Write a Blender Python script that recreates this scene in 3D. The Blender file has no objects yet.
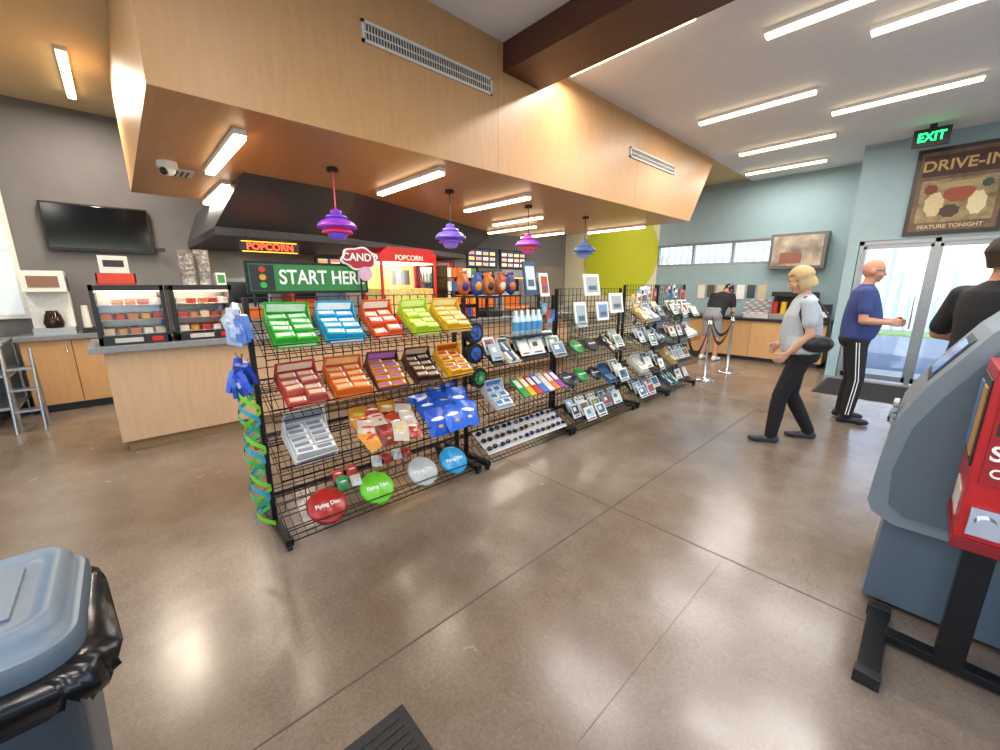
import bpy, math, random
from mathutils import Vector, Matrix, Euler
from mathutils.bvhtree import BVHTree
random.seed(7)
scene=bpy.context.scene
COL=scene.collection
pi=math.pi
# ------------------------------------------------------------------ materials
def lin(h):
    h=h.lstrip('#')
    if len(h)==3: h=''.join(c*2 for c in h)
    r=[int(h[i:i+2],16)/255 for i in (0,2,4)]
    return tuple((v/12.92 if v<=.04045 else ((v+.055)/1.055)**2.4) for v in r)+(1,)
MATS={}
def mat(name,col='#888888',rough=.5,metal=0,emit=None,es=1,noise=None,bump=None,spec=.5):
    if name in MATS: return MATS[name]
    m=bpy.data.materials.new(name);m.use_nodes=True;nt=m.node_tree;b=nt.nodes['Principled BSDF']
    b.inputs['Base Color'].default_value=lin(col);b.inputs['Roughness'].default_value=rough;b.inputs['Metallic'].default_value=metal
    b.inputs['Specular IOR Level'].default_value=spec
    if emit: b.inputs['Emission Color'].default_value=lin(emit);b.inputs['Emission Strength'].default_value=es
    if noise is None: noise=(30,.06,(1,1,1))
    sc,amt,st=noise
    tc=nt.nodes.new('ShaderNodeTexCoord');mp=nt.nodes.new('ShaderNodeMapping');mp.inputs['Scale'].default_value=st
    nz=nt.nodes.new('ShaderNodeTexNoise');nz.inputs['Scale'].default_value=sc;nz.inputs['Detail'].default_value=4
    nt.links.new(tc.outputs['Object'],mp.inputs[0]);nt.links.new(mp.outputs[0],nz.inputs['Vector'])
    mr=nt.nodes.new('ShaderNodeMapRange');mr.inputs['From Min'].default_value=.3;mr.inputs['From Max'].default_value=.7
    mr.inputs['To Min'].default_value=1-amt;mr.inputs['To Max'].default_value=1+amt
    nt.links.new(nz.outputs['Fac'],mr.inputs['Value'])
    vm=nt.nodes.new('ShaderNodeVectorMath');vm.operation='SCALE';vm.inputs[0].default_value=lin(col)[:3]
    nt.links.new(mr.outputs[0],vm.inputs['Scale']);nt.links.new(vm.outputs[0],b.inputs['Base Color'])
    if bump:
        bp=nt.nodes.new('ShaderNodeBump');bp.inputs['Strength'].default_value=bump
        nt.links.new(nz.outputs['Fac'],bp.inputs['Height']);nt.links.new(bp.outputs[0],b.inputs['Normal'])
    MATS[name]=m;return m
def glassmat(name,tint='#ffffff',gl=.1):
    if name in MATS:return MATS[name]
    m=bpy.data.materials.new(name);m.use_nodes=True;nt=m.node_tree;nt.nodes.clear()
    o=nt.nodes.new('ShaderNodeOutputMaterial');t=nt.nodes.new('ShaderNodeBsdfTransparent');g=nt.nodes.new('ShaderNodeBsdfGlossy');x=nt.nodes.new('ShaderNodeMixShader')
    t.inputs[0].default_value=lin(tint);g.inputs['Roughness'].default_value=.03;x.inputs[0].default_value=gl
    nt.links.new(t.outputs[0],x.inputs[1]);nt.links.new(g.outputs[0],x.inputs[2]);nt.links.new(x.outputs[0],o.inputs[0])
    MATS[name]=m;return m
def floormat():
    m=bpy.data.materials.new('polished_concrete');m.use_nodes=True;nt=m.node_tree;b=nt.nodes['Principled BSDF']
    tc=nt.nodes.new('ShaderNodeTexCoord')
    def NZ(sc,de,ro=.55,dist=0):
        n=nt.nodes.new('ShaderNodeTexNoise');n.inputs['Scale'].default_value=sc;n.inputs['Detail'].default_value=de;n.inputs['Roughness'].default_value=ro;n.inputs['Distortion'].default_value=dist
        nt.links.new(tc.outputs['Object'],n.inputs['Vector']);return n
    def RP(n,p0,c0,p1,c1):
        r=nt.nodes.new('ShaderNodeValToRGB');r.color_ramp.elements[0].position=p0;r.color_ramp.elements[0].color=c0;r.color_ramp.elements[1].position=p1;r.color_ramp.elements[1].color=c1
        nt.links.new(n.outputs['Fac'],r.inputs[0]);return r
    def MU(a,b_,f=1,mode='MULTIPLY'):
        x=nt.nodes.new('ShaderNodeMix');x.data_type='RGBA';x.blend_type=mode;x.inputs[0].default_value=f
        nt.links.new(a,x.inputs[6]);nt.links.new(b_,x.inputs[7]);return x.outputs[2]
    n1=NZ(.65,9,.6,.25);n4=NZ(4.5,7,.65);n2=NZ(170,2);n3=NZ(60,4,.7)
    r1=RP(n1,.36,lin('#675747'),.64,lin('#887b6d'))
    r4=RP(n4,.3,(.86,.85,.84,1),.7,(1.08,1.08,1.08,1))
    r2=RP(n2,.60,(0,0,0,1),.72,(.08,.075,.07,1))
    r3=RP(n3,.3,(.76,.75,.74,1),.62,(1.06,1.06,1.06,1))
    c=MU(r1.outputs[0],r4.outputs[0]);c=MU(c,r3.outputs[0],.85);c=MU(c,r2.outputs[0],1,'ADD')
    nt.links.new(c,b.inputs['Base Color'])
    mr=nt.nodes.new('ShaderNodeMapRange');mr.inputs['To Min'].default_value=.12;mr.inputs['To Max'].default_value=.34
    nt.links.new(n4.outputs['Fac'],mr.inputs['Value']);nt.links.new(mr.outputs[0],b.inputs['Roughness'])
    b.inputs['Specular IOR Level'].default_value=.6
    return m
WOOD=mat('maple_panel','#c89a67',.42,noise=(3,.05,(8,8,1.2)))
WOODH=mat('maple_panel_soffit','#c59059',.38,noise=(3,.06,(1.2,8,8)))
DKWOOD=mat('dark_beam_wood','#5b3424',.5,noise=(4,.2,(1,10,10)))
CEIL=mat('ceiling_paint','#e4e4e6',.7,noise=(8,.02,(1,1,1)))
CEILW=mat('ceiling_lamp_tint','#dcc398',.7,noise=(8,.03,(1,1,1)))  # warm cast of the lamps painted into the ceiling colour
TEAL=mat('teal_wall_paint','#93abaf',.7,noise=(5,.03,(1,1,1)))
GRAYW=mat('gray_wall_paint','#777577',.7,noise=(5,.04,(1,1,1)))
CREAM=mat('cream_wall_paint','#e0dabc',.7,noise=(5,.03,(1,1,1)))
DARKW=mat('charcoal_paint','#404045',.5,noise=(5,.05,(1,1,1)))
BLACK=mat('black_metal','#141416',.4,.3)
BLKPL=mat('black_plastic','#1b1b1d',.4)
STEEL=mat('stainless_steel','#b9bcc0',.3,.9)
CHROME=mat('chrome','#d8dadd',.12,1)
WHITE=mat('white_plastic','#e9e9e6',.4)
PAPER=mat('white_paper','#f2f0ea',.7)
GLASS=glassmat('clear_glass');
GREYT=mat('gray_countertop','#7f8286',.35,noise=(40,.12,(1,1,1)))
RED=mat('red_plastic','#c4161c',.35)
EMW=mat('strip_diffuser','#ffffff',.5,emit='#ffe2b0',es=7)
def cm(h,r=.5): return mat('color_'+h.strip('#'),h,r)
# ------------------------------------------------------------------ builder
class B:
    def __init__(s,name): s.n=name;s.v=[];s.f=[];s.m=[];s.sm=[];s.mats=[]
    def mi(s,m):
        if m not in s.mats:s.mats.append(m)
        return s.mats.index(m)
    def add(s,vs,fs,m,M=None,smooth=False):
        o=len(s.v);k=s.mi(m)
        s.v+= [(M@Vector(v)) if M else Vector(v) for v in vs]
        for f in fs: s.f.append([i+o for i in f]);s.m.append(k);s.sm.append(smooth)
    def bx(s,x0,x1,y0,y1,z0,z1,m,M=None):
        vs=[(x,y,z) for z in(z0,z1) for y in(y0,y1) for x in(x0,x1)]
        s.add(vs,[(0,2,3,1),(4,5,7,6),(0,1,5,4),(2,6,7,3),(0,4,6,2),(1,3,7,5)],m,M)
    def box(s,c,d,m,M=None):
        s.bx(c[0]-d[0]/2,c[0]+d[0]/2,c[1]-d[1]/2,c[1]+d[1]/2,c[2]-d[2]/2,c[2]+d[2]/2,m,M)
    def rings(s,rs,m,M=None,cap=True,smooth=True):
        n=len(rs[0]);vs=[v for r in rs for v in r];fs=[]
        for i in range(len(rs)-1):
            for j in range(n):
                fs.append((i*n+j,i*n+(j+1)%n,(i+1)*n+(j+1)%n,(i+1)*n+j))
        s.add(vs,fs,m,M,smooth)
        if cap:
            s.add(rs[0],[tuple(range(n))[::-1]],m,M);s.add(rs[-1],[tuple(range(n))],m,M)
    def cyl(s,p0,p1,r0,m,r1=None,n=14,M=None,cap=True):
        r1=r0 if r1 is None else r1
        p0=Vector(p0);p1=Vector(p1);d=(p1-p0).normalized()
        a=d.orthogonal().normalized();b=d.cross(a)
        s.rings([[p+(a*math.cos(2*pi*i/n)+b*math.sin(2*pi*i/n))*r for i in range(n)] for p,r in((p0,r0),(p1,r1))],m,M,cap)
    def tube(s,pts,r,m,n=8,M=None):
        for a,b in zip(pts,pts[1:]): s.cyl(a,b,r,m,n=n,M=M)
    def lathe(s,prof,c,m,n=28,M=None,cap=False):
        T=Matrix.Translation(c)@(M or Matrix())
        s.rings([[Vector((r*math.cos(2*pi*i/n),r*math.sin(2*pi*i/n),z)) for i in range(n)] for r,z in prof],m,T,cap)
    def prism(s,poly,ax,a0,a1,m,M=None):
        def P(p,a): return {'x':(a,p[0],p[1]),'y':(p[0],a,p[1]),'z':(p[0],p[1],a)}[ax]
        n=len(poly)
        s.add([P(p,a0) for p in poly]+[P(p,a1) for p in poly],[tuple(range(n)),tuple(range(2*n-1,n-1,-1))]+[(i,i+n,(i+1)%n+n,(i+1)%n) for i in range(n)],m,M)
    def ell(s,c,r,m,n=16,k=10,M=None):
        T=Matrix.Translation(c)
        if M: T=M@T
        s.rings([[Vector((r[0]*math.sin(t)*math.cos(2*pi*i/n),r[1]*math.sin(t)*math.sin(2*pi*i/n),-r[2]*math.cos(t))) for i in range(n)] for t in [max(.02,min(pi-.02,pi*j/k)) for j in range(k+1)]],m,T)
    def finish(s,bevel=0,parent=None,keep=False):
        me=bpy.data.meshes.new(s.n)
        if keep: o=Vector((0,0,0))
        else:
            xs=[v.x for v in s.v];ys=[v.y for v in s.v];zs=[v.z for v in s.v]
            o=Vector(((min(xs)+max(xs))/2,(min(ys)+max(ys))/2,min(zs)))
        me.from_pydata([v-o for v in s.v],[],s.f)
        for m in s.mats: me.materials.append(m)
        me.polygons.foreach_set('material_index',s.m);me.polygons.foreach_set('use_smooth',s.sm)
        import bmesh
        bm=bmesh.new();bm.from_mesh(me);bmesh.ops.recalc_face_normals(bm,faces=bm.faces[:]);bm.to_mesh(me);bm.free()
        me.update();ob=bpy.data.objects.new(s.n,me);COL.objects.link(ob);ob.location=o
        if bevel:
            b=ob.modifiers.new('bevel','BEVEL');b.width=bevel;b.segments=2;b.limit_method='ANGLE';b.angle_limit=.6
        if parent: child(ob,parent)
        return ob
def child(ob,par):
    ob.parent=par;ob.matrix_parent_inverse=Matrix.Translation(par.location).inverted()
FX=(pi/2,0,pi/2); FY=(pi/2,0,0)
def text(par,s,loc,size,m,rot=FX,nm='lettering',sx=1,ext=.002):
    cu=bpy.data.curves.new(nm,'FONT');cu.body=s;cu.size=size;cu.align_x='CENTER';cu.align_y='CENTER';cu.extrude=ext;cu.offset=size*.018
    cu.materials.append(m);o=bpy.data.objects.new(nm,cu);COL.objects.link(o);o.location=loc;o.rotation_euler=rot;o.scale=(sx,1,1)
    if par: child(o,par)
    return o
def simple(name,x0,x1,y0,y1,z0,z1,m,bevel=0):
    b=B(name);b.bx(x0,x1,y0,y1,z0,z1,m);return b.finish(bevel)
# ------------------------------------------------------------------ shell
XL,XR,YB,YF,YD=-7.6,2.4,-2.6,9.7,8.6
ZC=3.55
fl=B('floor');fl.bx(XL-.2,XR+.2,YB-.2,YF+.2,-.1,0,floormat())
JT=mat('joint_filler','#4e4238',.6)
fl.bx(-1.304,-1.296,YB,YF,0,.0008,JT);fl.bx(XL,XR,2.266,2.274,0,.0008,JT)
fl.bx(-.582,-.58,.9,2.27,0,.0006,JT);fl.bx(XL,-4.9,-.882,-.878,0,.0006,JT)
fl.finish()
simple('ceiling',-2.92,XR,YB,YF,ZC,ZC+.1,CEIL)
simple('ceiling.001',XL,-2.92,YB,YF,ZC+.05,ZC+.15,CEILW)
simple('wall_kitchen',XL-.15,XL,YB,YF,0,ZC+.1,GRAYW)
S3=lambda n,L,m: [simple(n,*a,m) for a in L]
simple('wall_far',XL,-4.78,YF,YF+.15,0,ZC+.1,CREAM)
S3('wall_far',[(-4.78,-1.1,YF,YF+.15,0,1.92),(-4.78,-1.1,YF,YF+.15,2.42,ZC+.1),(-2.3,-1.1,YF,YF+.15,1.92,2.42)],TEAL)
S3('wall_door',[(-1.1,-.96,YD,YF+.15,0,ZC),(-.96,.75,YD,YD+.15,2.16,ZC),(.75,XR,YD,YD+.15,0,ZC)],TEAL)
S3('wall_right',[(XR,XR+.15,YB,YD+.15,0,.9),(XR,XR+.15,YB,YD+.15,2.6,ZC)]+[(XR,XR+.15,y0,y1,.9,2.6) for y0,y1 in((YB,-1.6),(.8,1.4),(4,4.6),(7,YD+.15))],TEAL)
S3('wall_rear',[(XL,XR,YB-.15,YB,0,.4),(XL,XR,YB-.15,YB,2.8,ZC+.1)]+[(x0,x1,YB-.15,YB,.4,2.8) for x0,x1 in((XL,-3.4),(-1.3,-1.1),(1.2,XR))],TEAL)
def window(x0,x1,z0,z1,y,n,name='window_1'):
    b=B(name);F=mat('aluminium_frame','#9a9ea2',.35,.8)
    b.bx(x0,x1,y-.02,y+.08,z0,z0+.05,F);b.bx(x0,x1,y-.02,y+.08,z1-.05,z1,F)
    for i in range(n+1):
        x=x0+(x1-x0)*i/n;b.bx(max(x0,x-.025),min(x1,x+.025),y-.02,y+.08,z0+.05,z1-.05,F)
    b.bx(x0+.02,x1-.02,y+.03,y+.036,z0+.03,z1-.03,GLASS);return b.finish()
w1=window(-4.78,-2.3,1.92,2.42,YF+.02,3)
text(w1,'PG',(-4.55,YF-.01,2.06),.24,PAPER,FY)
window(-3.4,-1.3,.4,2.8,YB-.12,2,'window_2');window(-1.1,1.2,.4,2.8,YB-.12,2,'window_3')
LIME=mat('lime_paint','#c4c92c',.6)
b=B('lime_wall_circle');b.cyl((-5.85,YF,2.25),(-5.85,YF-.02,2.25),1.08,LIME,n=64);b.finish()
simple('baseboard_far',-4.78,-1.1,YF-.015,YF,0,.12,mat('base_rubber','#4a4a4c',.6))
simple('baseboard_kitchen',XL,XL+.015,YB,YF,0,.12,mat('base_rubber'))
s=B('trim_wood_bulkhead')
s.prism([(.26,2.5),(6.9,2.5),(7.65,ZC),(.26,ZC)],'x',-2.96,-2.92,WOOD)
s.prism([(-2.96,2.5),(-6.25,2.5),(-6.25,ZC+.05),(-2.96,ZC+.05)],'y',.26,.30,WOOD)
s.bx(-6.25,-2.96,.30,6.9,2.5,2.54,WOODH)
s.bx(-6.25,-6.21,.30,6.9,2.54,ZC+.05,WOOD)
s.add([(-2.96,6.9,2.5),(-2.96,7.65,ZC),(-6.25,7.65,ZC),(-6.25,6.9,2.5)],[(0,1,2,3)],WOOD)
SEAM=mat('panel_seam','#9a7040',.6)
for y in(2.7,5.15): s.bx(-2.92,-2.9195,y-.002,y+.002,2.5,3.3,SEAM)
s.finish()
simple('trim_ceiling_beam',-2.92,XR,2.76,3.25,3.325,ZC,DKWOOD)
def vent(name,y0,y1,z0,z1):
    b=B(name);G=mat('vent_white','#d9d4c9',.5);D=mat('vent_dark','#4a453d',.6)
    x=-2.92
    b.bx(x,x+.006,y0+.015,y1-.015,z0+.015,z1-.015,D)
    b.bx(x,x+.016,y0,y1,z0,z0+.018,G);b.bx(x,x+.016,y0,y1,z1-.018,z1,G);b.bx(x,x+.016,y0,y0+.018,z0,z1,G);b.bx(x,x+.016,y1-.018,y1,z0,z1,G)
    n=int((y1-y0)/.022)
    for i in range(n): b.bx(x,x+.011,y0+.022*i+.004,y0+.022*i+.009,z0+.01,z1-.01,G)
    b.bx(x,x+.012,y0,y1,(z0+z1)/2-.004,(z0+z1)/2+.004,G)
    b.finish()
vent('wall_air_vent',1.45,2.62,3.10,3.23);vent('wall_air_vent',4.95,6.2,3.07,3.19)
b=B('ceiling_air_vent');b.bx(-5.0,-4.75,.42,.66,2.485,2.5,mat('vent_white'))
for i in range(5): b.bx(-4.98,-4.77,.45+i*.04,.465+i*.04,2.48,2.486,mat('vent_dark'))
b.finish()
b=B('security_camera');b.cyl((-4.55,.45,2.5),(-4.55,.45,2.45),.07,WHITE,n=24);b.ell((-4.55,.45,2.44),(.055,.055,.05),WHITE);b.ell((-4.52,.42,2.42),(.03,.03,.03),BLKPL);b.finish()
h=B('kitchen_bulkhead_hood')
top=[(-4.48,.99),(-4.6,2.1),(-6.2,5.6),(-7.58,5.6),(-7.58,.99)];bot=[(-5.3,.84),(-5.35,2.2),(-6.7,5.3),(-7.58,5.3),(-7.58,.84)]
h.add([(x,y,2.498) for x,y in top]+[(x,y,2.1) for x,y in bot]+[(x,y,2.02) for x,y in bot],[(i,(i+1)%5,(i+1)%5+5,i+5) for i in range(5)]+[(i+5,(i+1)%5+5,(i+1)%5+10,i+10) for i in range(5)]+[(0,1,2,3,4),(14,13,12,11,10)],DARKW)
h.finish()
# ------------------------------------------------------------------ lights
def arealight(x,y,z,sx,sy,e,col=(1,.87,.70)):
    l=bpy.data.lights.new('strip_lamp','AREA');l.shape='RECTANGLE';l.size=sx;l.size_y=sy;l.energy=e;l.color=col
    o=bpy.data.objects.new('lamp',l);COL.objects.link(o);o.location=(x,y,z);return o
def strip(x0,x1,y,z,e,name='ceiling_strip_light',col=(1,.87,.70)):
    b=B(name);b.bx(x0,x1,y-.04,y+.04,z-.035,z,WHITE);b.bx(x0+.01,x1-.01,y-.033,y+.033,z-.06,z-.035,EMW)
    o=b.finish();l=arealight((x0+x1)/2,y,z-.066,x1-x0-.04,.05,e,col);child(l,o)
CW=(1,.96,.94);WW=(1,.88,.72)
for x0,x1,y in((-2.8,-1.6,3.53),(-2.43,-1.22,5.75),(-1.32,-.1,4.24),(-.72,.5,4.82),(-1.22,-.02,6.6),(-2.5,-1.3,7.52),(-2.8,-1.6,8.88),(-1.2,0,.9),(.3,1.5,2.1),(-2.5,-1.3,-1.2),(.2,1.4,-1.0),(.6,1.8,6.2)):
    strip(x0,x1,y,ZC,28,col=CW)
for x0,x1,y in((-4.53,-3.3,.74),(-6.2,-4.95,.93),(-4.29,-3.12,2.22),(-4.46,-3.3,3.53),(-5.15,-4.1,4.66),(-6.0,-4.8,5.3),(-6.1,-5.0,6.3),(-4.7,-3.55,6.66)):
    strip(x0,x1,y,2.5,21,'soffit_strip_light',WW)
strip(-7.0,-5.75,-.06,ZC+.05,50,col=WW);strip(-5.6,-4.4,-1.6,ZC+.05,50,col=WW);strip(-6.2,-5.0,8.4,ZC+.05,30,col=CW)  # last strip is an added fill lamp to brighten the lime far wall
strip(-6.8,-6.0,1.7,2.02,9,'added_hood_fill',CW);strip(-7.3,-6.5,3.4,2.02,9,'added_hood_fill',CW)  # both strips are added fill for the dark counter area under the hood
def pendant(x,y,z,cols):
    b=B('pendant_lamp');P,Bl,R=[mat('enamel_'+c[1:],c,.3,emit=c,es=.25) for c in cols]
    b.lathe([(.0,.5),(.05,.5),(.05,.47),(0,.47)],(x,y,z-.0),BLKPL,n=16)
    b.cyl((x,y,z+.14),(x,y,z+.5),.006,R if y<2 else BLKPL,n=6)
    b.lathe([(.02,.16),(.045,.15),(.05,.13),(.03,.12)],(x,y,z),P)
    b.lathe([(.03,.125),(.085,.105),(.095,.085),(.085,.09),(.04,.1)],(x,y,z),Bl)
    b.lathe([(.04,.09),(.13,.06),(.165,.025),(.17,.0),(.155,.015),(.06,.045)],(x,y,z),P)
    b.lathe([(.05,.03),(.1,.0),(.13,-.03),(.133,-.045),(.118,-.035),(.05,-.01)],(x,y,z),R)
    b.lathe([(.05,-.01),(.08,-.04),(.085,-.06),(.06,-.095),(.0,-.105)],(x,y,z),Bl)
    b.ell((x,y,z-.0),(.03,.03,.03),mat('bulb','#ffffff',.5,emit='#ffd9a0',es=6))
    b.finish()
for i,y in enumerate((1.53,2.79,4.05,5.31)): pendant(-3.8,y,2.0,[('#8a3fc0','#6a4ac8','#c8306a'),('#6a5ac0','#8a70d0','#7a48b0'),('#8a4ab8','#b84a90','#c0503a'),('#5a7ab8','#7a8ac0','#50609a')][i])
# ------------------------------------------------------------------ door, poster, exit sign, outside
AL=mat('aluminium_frame')
d=B('door_1')
y0=YD+.02;y1=YD+.12
for x0,x1 in((-.95,-.90),(-.14,-.08),(.69,.75)): d.bx(x0,x1,y0,y1,0,2.16,AL)
d.bx(-.95,.75,y0,y1,2.1,2.16,AL);
for a,c2 in((-.90,-.14),(-.08,.69)):
    d.bx(a,a+.035,y0+.02,y1-.02,.02,2.08,AL);d.bx(c2-.035,c2,y0+.02,y1-.02,.02,2.08,AL)
    d.bx(a,c2,y0+.02,y1-.02,.02,.1,AL);d.bx(a,c2,y0+.02,y1-.02,2.04,2.1,AL)
    d.bx(a+.03,c2-.03,YD+.065,YD+.071,.1,2.04,GLASS)
d.cyl((-.215,YD-.04,.85),(-.215,YD-.04,1.35),.012,CHROME);d.cyl((-.215,YD-.04,.9),(-.215,YD+.04,.9),.01,CHROME);d.cyl((-.215,YD-.04,1.3),(-.215,YD+.04,1.3),.01,CHROME)
d.bx(-.8,-.66,YD+.055,YD+.064,1.35,1.55,PAPER)
d.finish()
simple('ground',-14,14,YF+.3,60,-.14,-.06,mat('asphalt','#6f7883',.9,noise=(12,.1,(1,1,1))))
simple('ground.001',-14,14,-40,YB-.3,-.14,-.06,mat('asphalt'))
simple('ground.002',XR+.3,40,YB-.3,YF+.3,-.14,-.06,mat('asphalt'))
simple('walkway',-1.2,3,YD+.16,YF+.31,-.12,-.03,mat('sidewalk','#a3a3a0',.9))
simple('grass_strip',-14,14,17.5,19,-.06,-.02,mat('grass','#6f8f50',.9,noise=(6,.3,(1,1,1))))
o=B('corrugated_fence');WB=mat('white_siding','#ccd6dd',.6)
o.bx(-14,14,20,20.2,-.1,4.2,WB)
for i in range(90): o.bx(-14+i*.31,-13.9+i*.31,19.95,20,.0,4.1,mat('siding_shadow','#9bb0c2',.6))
o.finish()
b=B('door_mat');RUB=mat('mat_rubber','#2a2725',.9,noise=(120,.3,(1,1,1)),bump=.4)
b.bx(-1.02,.1,7.1,8.35,0.001,.012,RUB)
for i in range(28): b.bx(-.98,.06,7.14+i*.042,7.155+i*.042,.012,.016,RUB)
b.finish()
b=B('floor_mat');b.bx(-1.09,-.1,-.9,.53,.001,.012,RUB)
for i in range(32): b.bx(-1.06+i*.03,-1.048+i*.03,-.87,.50,.012,.017,RUB)
b.finish(.002)
p=B('framed_poster');yy=YD-.002
p.bx(-.50,.42,yy-.04,yy,2.2,3.34,mat('poster_frame','#2b211b',.4))
p.bx(-.45,.37,yy-.044,yy-.04,2.25,3.29,mat('poster_tan','#6b5440',.6,noise=(9,.3,(1,1,1))))
p.bx(-.42,.34,yy-.046,yy-.044,2.97,3.24,mat('poster_brown','#43291c',.6,noise=(14,.3,(1,1,1))))
p.bx(-.40,.32,yy-.046,yy-.044,2.36,2.92,mat('poster_olive','#8d7c58',.6,noise=(10,.5,(1,1,1))))
for i,(cx,cz,rx,rz,hc) in enumerate(((-.24,2.6,.09,.15,'#c9b68c'),(-.02,2.72,.14,.1,'#94492e'),(.16,2.58,.08,.14,'#d8caa0'),(-.08,2.5,.09,.08,'#4a3428'),(.02,2.84,.25,.04,'#a89468'),(-.3,2.8,.06,.06,'#7a3424'),(.22,2.82,.05,.05,'#3f4a3a'))):
    p.prism([(cx+rx*math.cos(a*pi/8)*(1+.15*(a%2)),cz+rz*math.sin(a*pi/8)*(1+.15*(a%2))) for a in range(16)],'y',yy-.048-.0007*i,yy-.046,cm(hc,.6))
po=p.finish()
text(po,'DRIVE-IN',(-.04,yy-.05,3.1),.19,cm('#c8a060'),FY);text(po,'FEATURE TONIGHT',(-.05,yy-.05,2.3),.07,cm('#c8b890'),FY)
e=B('exit_sign');e.bx(-.56,-.21,8.08,8.12,3.28,3.5,BLKPL);e.bx(-.42,-.35,8.08,8.12,3.5,ZC,BLKPL)
eo=e.finish(.004);text(eo,'EXIT',(-.385,8.076,3.39),.15,mat('exit_green','#10ff60',.5,emit='#18ff70',es=4),FY,sx=.85)
# ------------------------------------------------------------------ tv, kitchen left
t=B('wall_television');t.bx(-7.57,-7.5,-.56,.44,1.92,2.49,BLKPL);t.bx(-7.502,-7.495,-.54,.42,1.95,2.47,mat('screen_off','#08080a',.12));t.bx(-7.6,-7.57,-.2,.1,2.1,2.3,BLACK)
t.bx(-7.5,-7.45,.46,.56,1.95,2.0,BLKPL);t.finish(.004)
c=B('back_cabinet');c.bx(-7.58,-7.0,-.92,.3,.1,.87,WOOD);c.bx(-7.58,-7.06,-.9,.28,0,.1,BLKPL);c.bx(-7.58,-6.95,-.95,.33,.87,.92,GREYT)
for y in(-.51,-.1): c.bx(-7.0,-6.996,y-.004,y+.004,.12,.86,cm('#6b4a28'))
for y in(-.56,-.16,.2): c.tube([(-6.99,y,.7),(-6.97,y,.7),(-6.97,y,.8),(-6.99,y,.8)],.005,CHROME)
c.finish(.004)
m_=B('coffee_brewer');m_.bx(-7.4,-7.08,-.8,-.45,.92,1.0,STEEL);m_.bx(-7.4,-7.22,-.8,-.45,1.0,1.6,WHITE);m_.bx(-7.4,-7.04,-.8,-.45,1.42,1.66,WHITE);m_.bx(-7.04,-7.036,-.75,-.5,1.47,1.6,cm('#8a6a58'))
m_.lathe([(.02,.0),(.075,.0),(.09,.06),(.07,.15),(.05,.19),(.052,.2)],(-7.13,-.62,1.0),mat('coffee_glass','#2a1a12',.1));m_.finish(.006)
m_=B('paper_cup_dispenser');m_.bx(-7.4,-7.1,-.4,-.1,.92,.98,BLKPL)
for i in range(3): m_.cyl((-7.25,-.35+i*.1,.98),(-7.25,-.35+i*.1,1.25-.04*i),.04,cm(['#e8e4dc','#b8a890','#e8e4dc'][i]),r1=.03)
m_.finish(.004)
w=B('window_4');w.bx(XL+.001,XL+.04,-1.5,-.83,1.1,2.7,WHITE);w.bx(XL+.04,XL+.044,-1.45,-.88,1.15,2.65,mat('daylit_pane','#cfd6da',.4,emit='#cfd8e0',es=.5));w.bx(XL+.04,XL+.05,-1.45,-.88,1.88,1.92,WHITE);w.finish()
t=B('prep_table')
for x in(-7.3,-6.55):
    for y in(-1.75,-1.0): t.cyl((x,y,0),(x,y,.88),.018,STEEL,n=10)
for z in(.2,.55,.88): t.bx(-7.33,-6.52,-1.78,-.97,z,z+.03,STEEL)
t.bx(-7.1,-6.8,-1.5,-1.1,.91,1.1,cm('#b9b2a6'));t.bx(-7.2,-6.7,-1.55,-1.15,.58,.75,cm('#8d8a86'));t.finish()
k=B('folding_step_ladder')
for y in(-.98,-.78):
    k.cyl((-6.2,y,0),(-6.42,y,.85),.014,STEEL,n=8);k.cyl((-6.48,y,0),(-6.42,y,.85),.014,STEEL,n=8)
for t_ in(.25,.5,.75): k.bx(-6.2-.22*t_-.1,-6.2-.22*t_+.02,-.98,-.78,.85*t_,.85*t_+.02,STEEL)
k.finish()
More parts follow.
